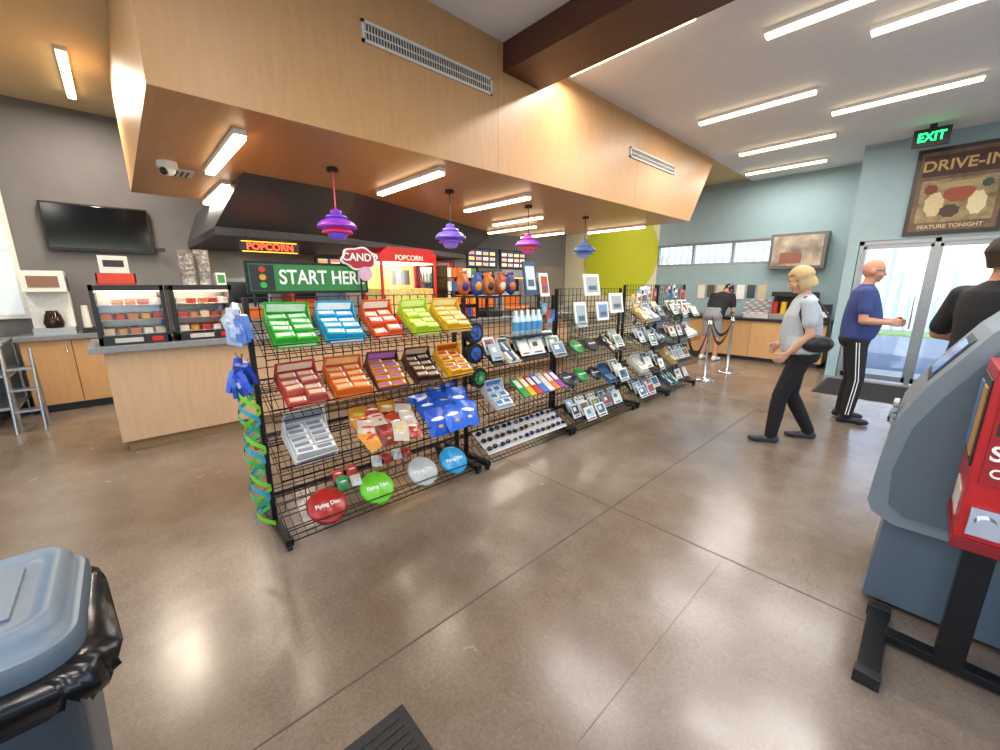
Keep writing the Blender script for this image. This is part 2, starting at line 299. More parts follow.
# ------------------------------------------------------------------ service counter
c=B('service_counter');LW=mat('counter_maple','#c4a07c',.45,noise=(3,.05,(8,8,1.2)))
c.bx(-5.5,-4.82,-.18,6.3,.1,.93,LW);c.bx(-5.45,-4.86,-.14,6.3,0,.1,mat('toe_kick','#8a6a42',.6))
c.bx(-5.56,-4.74,-.27,6.36,.93,.98,GREYT)
for y in(1.05,2.3,3.55,4.8): c.bx(-4.822,-4.817,y-.004,y+.004,.1,.93,cm('#7d5a33'))
c.finish(.004)
def case(y0,y1):
    b=B('hot_food_display_case');x0,x1=-5.4,-4.85;z0,z1=.98,1.5
    b.bx(x0,x1,y0,y1,z0,z0+.07,BLKPL);b.bx(x0,x1,y0,y1,z1-.05,z1,BLKPL);b.bx(x0,x0+.03,y0,y1,z0,z1,STEEL)
    for x in(x0,x1-.03):
        for y in(y0,y1-.03): b.bx(x,x+.03,y,y+.03,z0,z1,BLKPL)
    for y in(y0+.002,y1-.006): b.bx(x0+.03,x1-.03,y,y+.004,z0+.07,z1-.05,mat('smoked_panel','#16161a',.2))
    b.bx(x1-.012,x1-.008,y0+.03,y1-.03,z0+.07,z1-.05,GLASS)
    b.bx(x0+.03,x1-.04,y0+.03,y1-.03,z1-.06,z1-.05,mat('case_light','#fff',.5,emit='#ffe4c0',es=5))
    for z in(z0+.08,z0+.21,z0+.34):
        b.bx(x0+.04,x1-.05,y0+.03,y1-.03,z,z+.008,STEEL)
        for i in range(5):
            for j in range(2):
                yy=y0+.075+i*(y1-y0-.14)/4;xx=x1-.12-j*.16;hc=random.choice(['#c8784a','#c5372e','#e8c8a0','#d8a040','#f0e8e0','#a83020'])
                if i%2: b.cyl((xx,yy,z+.008),(xx,yy,z+.055),.04,cm(hc),n=10)
                else: b.bx(xx-.05,xx+.05,yy-.035,yy+.035,z+.008,z+.06,cm(hc))
    b.bx(x1,x1+.004,y0+.1,y1-.2,z0+.02,z0+.06,cm('#b8b4ae'));b.bx(x1,x1+.004,y1-.14,y1-.06,z0+.02,z0+.06,RED)
    b.finish(.004)
case(-.19,.30);case(.34,.83)
b=B('red_tray_with_sign');b.bx(-5.25,-4.95,-.13,.13,1.502,1.515,RED)
for a in((-5.25,-4.95,-.13,-.12),(-5.25,-4.95,.12,.13),(-5.25,-5.24,-.13,.13),(-4.96,-4.95,-.13,.13)): b.bx(*a,1.515,1.6,cm('#d8452b'))
b.bx(-5.2,-5.0,-.1,.1,1.515,1.6,cm('#7a2a22'));b.bx(-5.2,-5.19,-.1,.1,1.6,1.76,PAPER);b.bx(-5.19,-5.188,-.07,.07,1.66,1.72,cm('#333333'));b.finish()
b=B('souvenir_cup_stack')
for i in range(7): b.lathe([(.05,0),(.065,.1),(.068,.1)],(-5.15,.66,1.502+i*.04),mat('cup_pattern','#dcd3cc',.5,noise=(45,.6,(1,1,1))),n=18)
for i in range(5): b.lathe([(.05,0),(.065,.1),(.068,.1)],(-5.1,.53,1.502+i*.05),mat('cup_pattern'),n=18)
b.finish()
b=B('napkin_box');b.bx(-5.2,-5.0,.74,.82,1.5,1.62,cm('#e6e3da'));b.bx(-5.0,-4.996,.75,.81,1.52,1.6,cm('#3e8f4a'));b.finish()
b=B('popcorn_neon_sign');b.bx(-5.24,-5.2,1.02,1.62,1.84,1.98,BLKPL);b.cyl((-5.22,1.1,1.98),(-5.22,1.1,2.1),.004,BLKPL,n=6);b.cyl((-5.22,1.54,1.98),(-5.22,1.54,2.1),.004,BLKPL,n=6)
b.bx(-5.2,-5.197,1.04,1.6,1.855,1.862,mat('neon_amber','#ffb030',.5,emit='#ffa020',es=4));b.bx(-5.2,-5.197,1.04,1.6,1.96,1.967,mat('neon_amber'))
bo=b.finish(.004);text(bo,'POPCORN',(-5.19,1.32,1.91),.1,mat('neon_red','#ff4020',.5,emit='#ff3a20',es=5))
b=B('popcorn_machine');x0,x1,y0,y1=-5.5,-4.92,2.5,3.35
b.bx(x0,x1,y0,y1,.98,1.12,RED);b.bx(x0,x1,y0,y1,1.8,1.9,RED);b.prism([(y0+.0,1.9),(y1,1.9),(y1-.1,1.98),(y0+.1,1.98)],'x',x0,x1,RED)
for x in(x0,x1-.03):
    for y in(y0,y1-.03): b.bx(x,x+.03,y,y+.03,1.12,1.8,RED)
b.bx(x1-.01,x1-.006,y0,y1,1.12,1.8,GLASS);b.bx(x0,x0+.02,y0,y1,1.12,1.8,cm('#d8c8a0'))
b.bx(x0+.03,x1-.05,y0+.03,y1-.03,1.12,1.45,mat('popcorn','#e8cf7a',.9,noise=(40,.35,(1,1,1)),bump=1))
b.cyl((x0+.3,(y0+y1)/2,1.5),(x0+.3,(y0+y1)/2,1.7),.13,STEEL,n=20);b.cyl((x0+.3,(y0+y1)/2,1.7),(x0+.3,(y0+y1)/2,1.8),.02,STEEL)
b.bx(x0+.03,x1-.05,y0+.03,y1-.03,1.78,1.79,mat('popper_light','#fff',.5,emit='#ffd890',es=6));bo=b.finish(.004)
text(bo,'POPCORN',(x1+.003,2.92,1.85),.09,PAPER)
c=B('back_counter');c.bx(-7.58,-6.95,.7,9.2,0,.9,STEEL);c.bx(-7.58,-6.92,.68,9.25,.9,.94,STEEL);c.finish()
simple('trim_kitchen_tile',XL,XL+.02,.7,9.6,.94,2.0,mat('kitchen_tile','#8d8478',.35,noise=(2,.1,(1,1,1))))
def appliance(name,y0,y1,z1,col,x0=-7.5,x1=-7.0,accent='#d96a20'):
    b=B(name);b.bx(x0,x1,y0,y1,.94,z1,cm(col,.35));b.bx(x1,x1+.01,y0+.04,y1-.04,.94+(z1-.94)*.45,z1-.06,cm('#111318',.15));b.bx(x1,x1+.012,y0+.05,y1-.05,1.0,.94+(z1-.94)*.35,cm(accent))
    for i in range(4): b.cyl((x1+.012,y0+.08+i*.05,.97),(x1+.03,y0+.08+i*.05,.97),.012,BLKPL,n=8)
    b.finish(.006)
for a in(('pizza_oven',1.0,1.7,1.6,'#8f9296'),('nacho_warmer',2.0,2.5,1.7,'#c23a2a'),('slush_machine',3.6,4.1,1.75,'#b02a5a'),('soda_fountain',5.5,6.4,1.8,'#2c3038'),('ice_dispenser',6.6,7.3,1.85,'#9aa0a6')): appliance(*a)
b=B('drink_cooler');x0,x1,ya,yb=-7.5,-6.98,4.35,5.2
b.bx(x0,x0+.03,ya,yb,.95,1.98,WHITE);b.bx(x0,x1,ya,ya+.03,.95,1.98,RED);b.bx(x0,x1,yb-.03,yb,.95,1.98,RED);b.bx(x0,x1,ya,yb,.945,1.02,BLKPL);b.bx(x0,x1,ya,yb,1.84,1.98,RED)
b.bx(x1-.008,x1-.004,ya,yb,1.02,1.84,GLASS);b.bx(x0+.04,x1-.04,ya+.04,yb-.04,1.825,1.838,mat('cooler_light','#fff',.5,emit='#f0f6ff',es=8))
for z in(1.03,1.3,1.57):
    b.bx(x0+.03,x1-.03,ya+.03,yb-.03,z,z+.008,STEEL)
    for i in range(10):
        yy=ya+.08+i*.075;hc=random.choice(['#c02020','#2a60b0','#e08a20','#3a9a4a','#d8d8d0','#6a2a18']);b.cyl((x1-.08,yy,z+.008),(x1-.08,yy,z+.16),.03,cm(hc,.25),n=12);b.cyl((x1-.08,yy,z+.16),(x1-.08,yy,z+.21),.012,cm(hc,.25),n=8)
bo=b.finish(.004);text(bo,'COLD DRINKS',(x1+.003,4.775,1.91),.09,PAPER)
def screen(y0,y1,z0,z1,seed,x=-7.55):
    b=B('menu_screen');random.seed(seed);b.bx(x-.03,x,y0,y1,z0,z1,BLKPL);b.bx(x,x+.004,y0+.02,y1-.02,z0+.02,z1-.02,mat('menu_glow','#2a2f45',.3,emit='#3a4260',es=.8))
    for i in range(4):
        for j in range(3):
            yy=y0+.05+i*(y1-y0-.08)/4;zz=z0+.05+j*(z1-z0-.08)/3
            b.bx(x+.004,x+.007,yy,yy+(y1-y0)*.17,zz,zz+(z1-z0)*.16,mat('menu_bit%d'%((i+j+seed)%4),'#ffffff',.5,emit=['#f0e0c0','#e08030','#f0d040','#d04030'][(i+j+seed)%4],es=.9))
    b.finish()
for i,y in enumerate((2.6,6.0,7.05)): screen(y,y+.95,1.78 if i<1 else 1.9,1.99 if i<1 else 2.35,i)
random.seed(3)
def register(y):
    b=B('cash_register');b.bx(-5.3,-4.95,y-.18,y+.18,.98,1.08,BLKPL);b.cyl((-5.15,y,1.08),(-5.15,y,1.3),.03,BLKPL)
    M=Matrix.Translation((-5.1,y,1.42))@Matrix.Rotation(-.25,4,'Y');b.box((0,0,0),(.03,.36,.28),BLKPL,M);b.box((.017,0,0),(.003,.32,.24),mat('register_screen','#20242c',.2,emit='#3a5a78',es=.3),M);b.finish(.006)
for y in(1.9,4.5,5.8): register(y)
b=B('snack_rack')
for i,z in enumerate((1.0,1.2,1.4,1.6)):
    b.bx(-5.35,-4.95,3.55,4.15,z,z+.01,BLACK)
    for j in range(6): b.bx(-5.1,-4.98,3.58+j*.095,3.655+j*.095,z+.01,z+.15,cm(random.choice(['#e0a020','#c03020','#2f60b0','#d8d4c8','#e06a18','#5a9a30'])))
for y in(3.55,4.14): b.bx(-5.35,-4.95,y,y+.012,.98,1.78,BLACK)
b.finish()
b=B('heat_lamp_warmer');b.bx(-5.35,-4.9,4.85,5.5,.98,1.06,STEEL);b.bx(-5.35,-4.9,4.85,5.5,1.62,1.72,STEEL)
for y in(4.85,5.47): b.bx(-5.35,-5.3,y,y+.03,1.06,1.62,STEEL)
b.bx(-5.3,-4.95,4.9,5.45,1.61,1.62,mat('heat_glow','#ff9040',.5,emit='#ff8a30',es=4))
for i in range(5): b.ell((-5.1,4.95+i*.11,1.1),(.09,.045,.035),cm('#b8702e'))
b.finish()
# ------------------------------------------------------------------ condiment counter (far)
c=B('condiment_counter');c.bx(-3.65,-1.25,9.15,YF-.02,.08,.8,WOOD);c.bx(-3.6,-1.3,9.2,YF-.02,0,.08,BLKPL);c.bx(-3.7,-1.2,9.1,YF-.01,.8,.85,BLKPL)
for x in(-3.05,-2.45,-1.85): c.bx(x-.004,x+.004,9.146,9.15,.1,.8,cm('#7d5a33'))
c.finish(.004)
b=B('condiment_dispenser');b.bx(-2.2,-1.5,9.3,9.6,.85,.95,STEEL);b.bx(-2.2,-1.5,9.5,9.6,.95,1.35,BLKPL);b.bx(-2.2,-1.5,9.28,9.5,1.28,1.37,BLKPL)
for i,hc in enumerate(('#b3221c','#d8b020','#b3221c','#e8e4d8','#3a7a3a')): b.cyl((-2.13+i*.14,9.36,.95),(-2.13+i*.14,9.36,1.18),.05,cm(hc),n=14);b.cyl((-2.13+i*.14,9.36,1.18),(-2.13+i*.14,9.36,1.26),.015,BLKPL,n=8)
b.finish(.004)
b=B('checkered_food_tray')
for i in range(6):
    for j in range(6): b.box((-2.62+i*.075,9.22+j*.045,.95+j*.05),(.075,.047,.01),RED if (i+j)%2 else PAPER)
b.bx(-2.65,-2.22,9.3,9.48,.85,.96,PAPER);b.finish()
b=B('napkin_dispenser');b.bx(-1.45,-1.27,9.3,9.5,.85,1.15,BLKPL);b.bx(-1.43,-1.29,9.295,9.3,.92,1.02,PAPER);b.finish(.01)
b=B('wall_display_cabinet');b.bx(-2.38,-1.5,9.45,YF-.01,1.8,2.45,mat('cab_grey','#6b6862',.4));b.bx(-2.33,-1.55,9.44,9.45,1.85,2.4,mat('cab_pic','#a59684',.4,noise=(4,.6,(1,1,1))));b.bx(-2.2,-1.85,9.435,9.44,1.9,2.1,cm('#8d5a48'));b.finish(.004)
b=B('menu_card_row')
for i in range(7): b.bx(-3.75+i*.2,-3.6+i*.2,YF-.02,YF-.005,1.2+.03*(i%2),1.5,cm(['#e0d8c8','#5b4a3a','#d0c0a0','#7a3028','#e8e4dc','#40484a','#c8b898'][i]))
b.finish()
def stanchion(x,y):
    b=B('rope_stanchion');b.lathe([(0,0),(.16,0),(.165,.012),(.12,.03),(.03,.045),(.022,.06),(.022,.86),(.03,.87),(.035,.9),(.03,.95),(0,.955)],(x,y,0),CHROME,n=24)
    return b.finish()
stanchion(-2.36,6.72);stanchion(-2.32,7.62)
b=B('stanchion_belt')
def belt(p,q_,sag):
    n=12
    P=[Vector(p).lerp(Vector(q_),i/n)+Vector((0,0,-sag*4*(i/n)*(1-i/n))) for i in range(n+1)]
    for a,c_ in zip(P,P[1:]): b.add([a+Vector((0,0,.03)),c_+Vector((0,0,.03)),c_-Vector((0,0,.03)),a-Vector((0,0,.03))],[(0,1,2,3)],BLKPL)
belt((-2.36,6.69,.9),(-2.5,6.22,.9),.45);belt((-2.36,6.75,.9),(-2.32,7.59,.9),.35);belt((-2.32,7.65,.9),(-2.9,8.3,.9),.3);belt((-2.38,6.69,.75),(-2.5,6.22,.8),.35)
b.finish()
# ------------------------------------------------------------------ wire racks
GX=-2.6
def rack(y0,y1,zt=1.43,shelves=(1.3,.96,.62,.24),gx=GX,step=.065):
    b=B('wire_merchandise_rack');r=.0026
    n=round((y1-y0)/step)
    for i in range(n+1):
        y=y0+(y1-y0)*i/n;b.bx(gx-r,gx+r,y-r,y+r,.1,zt,BLACK)
    nz=round((zt-.1)/step)
    for i in range(nz+1):
        z=.1+(zt-.1)*i/nz;b.bx(gx+r,gx+3*r,y0,y1,z-r,z+r,BLACK)
    for y in(y0,y1):
        b.bx(gx-.014,gx+.014,y-.014,y+.014,.05,zt,BLACK)
        b.bx(gx-.3,gx+.3,y-.022,y+.022,.035,.075,BLACK)
        for x in(gx-.28,gx+.28): b.cyl((x,y-.014,.02),(x,y+.014,.02),.02,BLKPL,n=10)
    for z in shelves:
        for sgn in((1,-1) if z<1.25 else (1,)):
            xa,xb=gx+sgn*.01,gx+sgn*.30;za,zb=z,z-.18
            m_=max(2,round((y1-y0)/.05))
            for i in range(m_+1):
                y=y0+(y1-y0)*i/m_;b.cyl((xa,y,za),(xb,y,zb),.0022,BLACK,n=4);
            for t_ in(0,.25,.5,.75,1):
                b.bx(xa+(xb-xa)*t_-r,xa+(xb-xa)*t_+r,y0,y1,za+(zb-za)*t_-r,za+(zb-za)*t_+r,BLACK)
            for dz in(.0,.035,.07): b.bx(xb-r,xb+r,y0,y1,zb+dz-r,zb+dz+r,BLACK)
            for y in(y0,y1):
                b.cyl((xa,y,za+.06),(xb,y,zb+.07),.003,BLACK,n=4);b.cyl((xb,y,zb),(xb,y,zb+.07),.003,BLACK,n=4)
    return b.finish()
SV=Vector((.85,0,-.527)).normalized();SN=Vector((.527,0,.85)).normalized()
def SM(y,z,x=GX+.02,extra=0):
    M=Matrix(((0,SV.x,SN.x,x+.01),(1,0,0,y),(0,SV.z,SN.z,z+.006),(0,0,0,1)))
    return M@Matrix.Rotation(extra,4,'X')
def display(y,z,w,colA,colB,n=4,mode='box',d=.27,h=.06,name='candy_box_display',lab=None):
    b=B(name);M=SM(y,z)@Matrix.Rotation(random.uniform(-.05,.05),4,'Z');A=cm(colA,.35);Bc=cm(colB,.35);T=cm(lab or colA,.45)
    b.bx(-w/2,w/2,0.012,d,0,.006,T,M)
    for x in(-w/2,w/2-.005):
        b.prism([(.012,.006),(d,.006),(d,h*.5),(.1,h*.8),(.012,h*1.9)],'x',x,x+.005,T,M)
    b.bx(-w/2,w/2,d-.005,d,.006,h*.55,T,M);b.bx(-w/2+.02,w/2-.02,d,d+.001,.012,h*.45,Bc,M)
    b.bx(-w/2,w/2,0.012,.018,.006,h*2.1,T,M);b.bx(-w/2+.015,w/2-.015,.018,.02,h*1.1,h*1.9,Bc,M)
    dd=(d-.04)/n
    for i in range(n):
        a=.025+i*dd
        if mode=='box':
            for j in range(2):
                hh=h+random.uniform(-.012,.008)
                if i==n-1 and random.random()<.3: hh=h*.45
                x0=-w/2+.008+j*(w-.016)/2;x1=x0+(w-.016)/2-.003
                M2=M@Matrix.Translation(((x0+x1)/2,a+dd*.45,0))@Matrix.Rotation(random.uniform(-.09,.09),4,'Z')@Matrix.Rotation(random.uniform(-.06,.06),4,'X');q=(x1-x0)/2
                b.bx(-q,q,-dd*.45,dd*.45,.012,hh,A,M2)
                b.bx(-q+.008,q-.022,-dd*.28,dd*.2,hh,hh+.0015,Bc,M2)
                b.bx(q-.018,q-.006,-dd*.3,dd*.25,hh,hh+.0015,PAPER,M2)
        else:
            k=3
            for j in range(k):
                x0=-w/2+.01+j*(w-.02)/k;x1=x0+(w-.02)/k*.88
                b.bx(x0,x1,a,a+dd*.88,.007,h+random.uniform(-.006,.006),A if (i+j)%2 else Bc,M)
    return b.finish()
def bags(y,z,w,cols,name='snack_bag_pile',n=12,s=.11,k=3,lab=('#e8e0d0','#d8c030','#e8e8f0','#d03028')):
    b=B(name);M0=SM(y,z)
    for i in range(n):
        x=-w/2+s/2+(w-s)*((i%k)/max(1,k-1));yy=.05+.07*(i//k);c_=cm(random.choice(cols),.25)
        M=M0@Matrix.Translation((x,yy,.05+.008*(i%3)))@Matrix.Rotation(random.uniform(-.35,.35),4,'Z')@Matrix.Rotation(random.uniform(-.6,.1),4,'X')
        g=6;vs=[];fs=[]
        for sg in(1,-1):
            for a in range(g+1):
                for c2 in range(g+1):
                    u=a/g*2-1;v=c2/g*2-1;hh=.024*(1-u**4)*(1-v**2)*sg
                    vs.append((u*s/2*(1+.04*math.sin(9*v)),v*s*.62,hh))
        for q0 in(0,(g+1)**2):
            for a in range(g):
                for c2 in range(g): i0=q0+a*(g+1)+c2;fs.append((i0,i0+1,i0+g+2,i0+g+1))
        b.add(vs,fs,c_,M,True)
        lc=cm(random.choice(lab),.3)
        b.ell((0,-s*.1,.018),(s*.34,s*.12,.008),lc,n=12,k=4,M=M);b.ell((s*.05,s*.2,.014),(s*.2,s*.12,.009),cm(random.choice(['#d8a030','#e8d8b0','#b84020']),.4),n=10,k=4,M=M)
    return b.finish()
def frisbee(y,z,x,col,r=.105,tilt=.75):
    b=B('frisbee');M=Matrix.Rotation(tilt,4,'Y')
    A=cm(col,.25)
    b.lathe([(0,.02),(r*.45,.021),(r*.5,.018),(r*.85,.017),(r*.97,.008),(r,-.004),(r*.97,-.006),(r*.93,.004),(r*.8,.012),(0,.014)],(x,y,z),A,n=36,M=M)
    o=b.finish()
    t=text(o,'Flying Disc',(x+.022*math.sin(tilt),y,z+.022*math.cos(tilt)),r*.3,PAPER,nm='print',ext=.0004)
    t.rotation_euler=(Matrix.Rotation(tilt,3,'Y')@Matrix.Rotation(pi/2,3,'Z')).to_euler()
    return o
rack(.50,1.92)
z=1.3
display(.68,z,.23,'#3fae3a','#d8e8d0');display(.95,z,.23,'#28a0c8','#f4f4f0');display(1.22,z,.2,'#d8582a','#f0e4d0',n=3);display(1.5,z,.21,'#b5cf2a','#e9f0a0');display(1.77,z,.23,'#e0ac28','#f2dfa0')
z=.96
display(.69,z,.22,'#c05a4a','#e8c8a8',n=4,lab='#b83232');display(.97,z,.23,'#e0702a','#f4b880',n=4,lab='#d8661c');display(1.24,z,.22,'#d88a28','#b06aa8',n=5,lab='#5a3020');display(1.51,z,.2,'#4a2c22','#c8a888',n=4);display(1.78,z,.22,'#e2a81c','#b03a20',n=4)
z=.62
display(.70,z,.24,'#d8d4cc','#8a8a90',n=5,name='paperback_stack',h=.09)
bags(1.19,z,.42,['#b5402a','#7a2c20','#d89030','#c8b8a0','#a83828'],n=16,k=4,s=.12);bags(1.68,z,.44,['#1f4fae','#17408f','#2a62c8'],n=12,s=.17,lab=('#e8e8f0','#9ab8e8','#e8e8f0','#d8c030'))
for y,col in((.75,'#a82820'),(1.08,'#6cc22a'),(1.44,'#b9b9b4'),(1.72,'#2a98c8')): frisbee(y,.16,GX+.22,col,r=.118)
bags(.92,.25,.16,['#e0c040','#d8d8d0','#c03020','#3a9a50'],n=4,k=2,s=.07,name='small_candy_bags')
bags(1.26,.27,.3,['#e0c040','#d8d8d0','#b03020'],n=4,k=4,s=.07,name='small_candy_bags')
s=B('start_here_sign');s.bx(GX-.02,GX+.0,.52,1.22,1.45,1.63,BLACK);s.bx(GX,GX+.004,.535,1.205,1.465,1.615,cm('#2e7d3a'))
s.bx(GX+.004,GX+.008,.54,.66,1.47,1.61,cm('#20242a'))
for i,hc in enumerate(('#c8321e','#d8a020','#2fb040')): s.cyl((GX+.008,.6,1.585-i*.043),(GX+.012,.6,1.585-i*.043),.017,cm(hc),n=14)
for y in(.55,1.18): s.bx(GX-.012,GX-.004,y-.006,y+.006,1.38,1.46,BLACK)
so=s.finish();text(so,'START HERE',(GX+.006,.94,1.54),.115,PAPER,sx=.8)
s=B('candy_sign')
yc,zc=1.16,1.665
pts=[]
for i in range(40):
    a=2*pi*i/40;rr=1+.08*math.sin(6*a);pts.append((yc+.12*rr*math.cos(a),zc+.07*rr*math.sin(a)))
s.prism(pts,'x',GX+.03,GX+.036,cm('#e8e4dc'));s.prism([(yc+(a-yc)*.88,zc+(c_-zc)*.85) for a,c_ in pts],'x',GX+.036,GX+.04,cm('#b0202c'));s.cyl((GX+.033,yc,1.4),(GX+.033,yc,1.6),.006,BLACK,n=6)
s.cyl((GX+.03,yc+.03,1.57),(GX+.045,yc+.03,1.57),.045,cm('#d8a8c0'),n=18)
so=s.finish();text(so,'CANDY',(GX+.043,yc,1.67),.066,PAPER)
b=B('hanging_novelty_pouches')
for i in range(20):
    zz=1.31 - (i//10)*.28 + random.uniform(-.07,.04);M=Matrix.Translation((GX+.0+random.uniform(-.02,.24),.455-random.uniform(0,.08),zz))@Matrix.Rotation(random.uniform(-.5,.5),4,'Y')@Matrix.Rotation(random.uniform(-.4,.4),4,'X')@Matrix.Rotation(random.uniform(-.8,.8),4,'Z')
    c_=cm(random.choice(['#8fa6c8','#c8ccd8','#5a7ac8']) if i<10 else random.choice(['#1a48b8','#1540a0','#2a5ac8']),.3)
    b.prism([(-.04,-.06),(.04,-.06),(.046,0),(.04,.06),(-.04,.06),(-.046,0)],'y',-.012,.012,c_,M)
    b.ell((0,0,0),(.036,.022,.052),c_,n=10,k=6,M=M);b.box((0,-.02,0),(.03,.006,.03),cm('#a8b8d8'),M);b.box((0,.02,0),(.03,.006,.03),cm('#c8d0e0'),M);b.cyl((0,0,.06),(0,0,.1),.002,BLACK,n=4,M=M)
b.finish()
b=B('twisted_spiral_streamer')
for k_,(dx,hc) in enumerate(((.1,'#2fae58'),(.15,'#2aa0b8'),(.2,'#6fc02a'))):
    ps=[]
    for i in range(80):
        t_=i/79;a=t_*pi*7+k_*2.1;ps.append((Vector((GX+dx+.045*math.cos(a),.42+.045*math.sin(a),.98-t_*.8)),Vector((GX+dx+.045*math.cos(a),.42+.045*math.sin(a),.98-t_*.8-.028))))
    for a,c2 in zip(ps,ps[1:]): b.add([a[0],c2[0],c2[1],a[1]],[(0,1,2,3)],cm(hc,.3),smooth=True)
b.cyl((GX+.1,.43,.98),(GX+.1,.5,1.0),.004,BLACK,n=5);b.cyl((GX+.18,.43,.98),(GX+.18,.5,1.0),.004,BLACK,n=5)
b.finish()
rack(2.02,3.15,1.4,(.98,.6,.24));rack(3.2,4.4,1.46,(1.2,.9,.55,.22));rack(4.5,5.3,1.5,(1.2,.9,.55,.25));rack(5.36,6.2,1.5,(1.2,.9,.55,.25))
def bottle(b,x,y,z,c1,c2,h=.2,r=.033):
    b.lathe([(0,0),(r,.0),(r,h*.65),(r*.5,h*.82),(r*.4,h*.85)],(x,y,z),cm(c1,.2),n=14);b.cyl((x,y,z+h*.2),(x,y,z+h*.55),r*1.03,cm(c2),n=14,cap=False);b.cyl((x,y,z+h*.85),(x,y,z+h),r*.45,PAPER,n=10)
b=B('water_bottle_row')
for i in range(5): bottle(b,GX+.12,2.5+i*.075,1.06,'#cfe2ee','#4a90c0',.22)
b.bx(GX+.01,GX+.2,2.42,2.95,1.045,1.058,BLACK);b.finish()
def upright(name,items,x=GX+.06):
    b=B(name)
    for y,z,w,h,fc,ic in items:
        M=Matrix.Translation((x,y,z))@Matrix.Rotation(-.18,4,'Y')
        b.box((0,0,0),(.015,w,h),cm(fc),M);b.box((.009,0,0),(.003,w*.75,h*.72),cm(ic),M);b.box((.011,0,-h*.15),(.003,w*.5,h*.2),cm('#50606a'),M)
    return b.finish()
for it in((3.62,1.5,.27,.22),(4.12,1.3,.27,.22),(3.45,1.2,.2,.26),(3.85,1.22,.22,.2)): upright('framed_print',[(*it,'#ecebe6',random.choice(['#9fb0ba','#6f8fb0','#c8b8a0','#a0a8a8']))],x=GX+.12)
upright('standing_poster',[(2.78,1.56,.16,.3,'#2a4a6a','#c8d4dc')],GX+.02);upright('standing_poster',[(2.98,1.5,.12,.22,'#ece8e0','#b0402a')],GX+.02)
b=B('novelty_bag_row')
for i,(y,hc,h2) in enumerate(((2.06,'#c2601e','#3a2a70'),(2.2,'#3a4a90','#d8902a'),(2.34,'#c86a22','#402a20'),(2.48,'#a8481c','#e0c8a0'),(2.6,'#39407a','#d06a20'))):
    M=Matrix.Translation((GX-.05,y,1.5))@Matrix.Rotation(.15*(-1)**i,4,'X')
    b.ell((0,0,0),(.035,.065,.09),cm(hc,.25),n=14,k=8,M=M);b.ell((.025,0,-.01),(.018,.038,.04),cm(h2,.3),n=12,k=6,M=M)
    b.bx(-.002,.002,-.05,.05,.08,.105,cm(hc,.25),M)
b.bx(GX-.12,GX+.03,2.0,2.66,1.403,1.412,BLACK);b.finish()
for y,z_ in((2.06,.95),(2.06,1.12),(2.1,.74)):
    b=B('toy_wheel');b.cyl((GX+.05,y,z_),(GX+.1,y,z_),.085,BLKPL,n=28);b.cyl((GX+.1,y,z_),(GX+.108,y,z_),.055,cm(random.choice(['#2a5ab0','#2f9a48','#b03030'])),n=24);b.cyl((GX+.108,y,z_),(GX+.114,y,z_),.02,CHROME,n=12);b.finish()
for y,z_,hc in ((3.35,.93,'#2f8a40'),(3.6,.93,'#20242a'),(3.45,.62,'#2f8a40'),(3.7,.6,'#1b1b1d'),(3.2,.62,'#3a3a3e')): frisbee(y,z_-.05,GX+.16,hc,r=.09)
z=.6
display(2.25,z,.2,'#d8d8d4','#3a80c0',n=3,name='card_game_display');
cl=['#2a9a4a','#d8b020','#c83a2a','#3a70c0','#d8d4cc','#e07a20','#8a3a90']
b=B('activity_book_row')
for i in range(7):
    M=SM(2.52+i*.085,.64);b.bx(-.036,.036,.02,.26,.01,.03,cm(cl[i]),M);b.bx(-.025,.025,.05,.15,.03,.033,PAPER,M)
b.finish()
# sunglasses rows on low shelf of the second rack
b=B('sunglasses_assortment');M0=SM(2.58,.24);LENS=mat('sunglass_lens','#0c0d10',.08)
b.box((0,.14,.004),(1.06,.26,.006),cm('#c8c6c0'),M0)
for i in range(7):
    for j in range(3):
        M=M0@Matrix.Translation((-.46+i*.153,.05+j*.085,.03))@Matrix.Rotation(random.uniform(-.12,.12),4,'Z')@Matrix.Rotation(-.35,4,'X');fc=cm(random.choice(['#1b1b1d','#1b1b1d','#7a2a20','#2a4a8a','#d8d4cc']),.3)
        for sx in(-1,1):
            b.ell((sx*.034,0,0),(.030,.021,.006),fc,n=14,k=6,M=M);b.ell((sx*.034,0,.003),(.025,.017,.006),LENS,n=14,k=6,M=M)
            b.cyl((sx*.064,0,0),(sx*.058,-.01,-.035),.003,fc,n=5,M=M)
        b.cyl((-.01,.006,0),(.01,.006,0),.003,fc,n=5,M=M)
b.finish()
random.seed(11)
NEU=['#e8e8e4','#f0eee8','#d8dce0','#9aa4aa','#e0d8c4','#3a3a40','#b8c4cc','#4a6a8a','#a04a3a','#c8a860','#5a8a70']
def cards(y,z_,w_,name):
    b=B(name);M0=SM(y,z_);n=random.choice([2,3]);hgt=.15
    for i in range(n):
        M=M0@Matrix.Translation((random.uniform(-.008,.008),.06+.085*i,.055))@Matrix.Rotation(-.5+random.uniform(-.08,.08),4,'X');f=random.choice(NEU[:5])
        b.box((0,0,0),(w_,hgt,.01),cm(f),M);b.box((0,-.01,.006),(w_*.78,hgt*.62,.002),cm(random.choice(NEU)),M);b.box((-w_*.1,-.02,.0075),(w_*.35,hgt*.28,.001),cm(random.choice(NEU)),M);b.box((0,.055,.006),(w_*.6,.012,.001),cm('#3a3a40'),M)
    b.box((0,.14,.004),(w_,.24,.006),BLACK,M0)
    return b.finish()
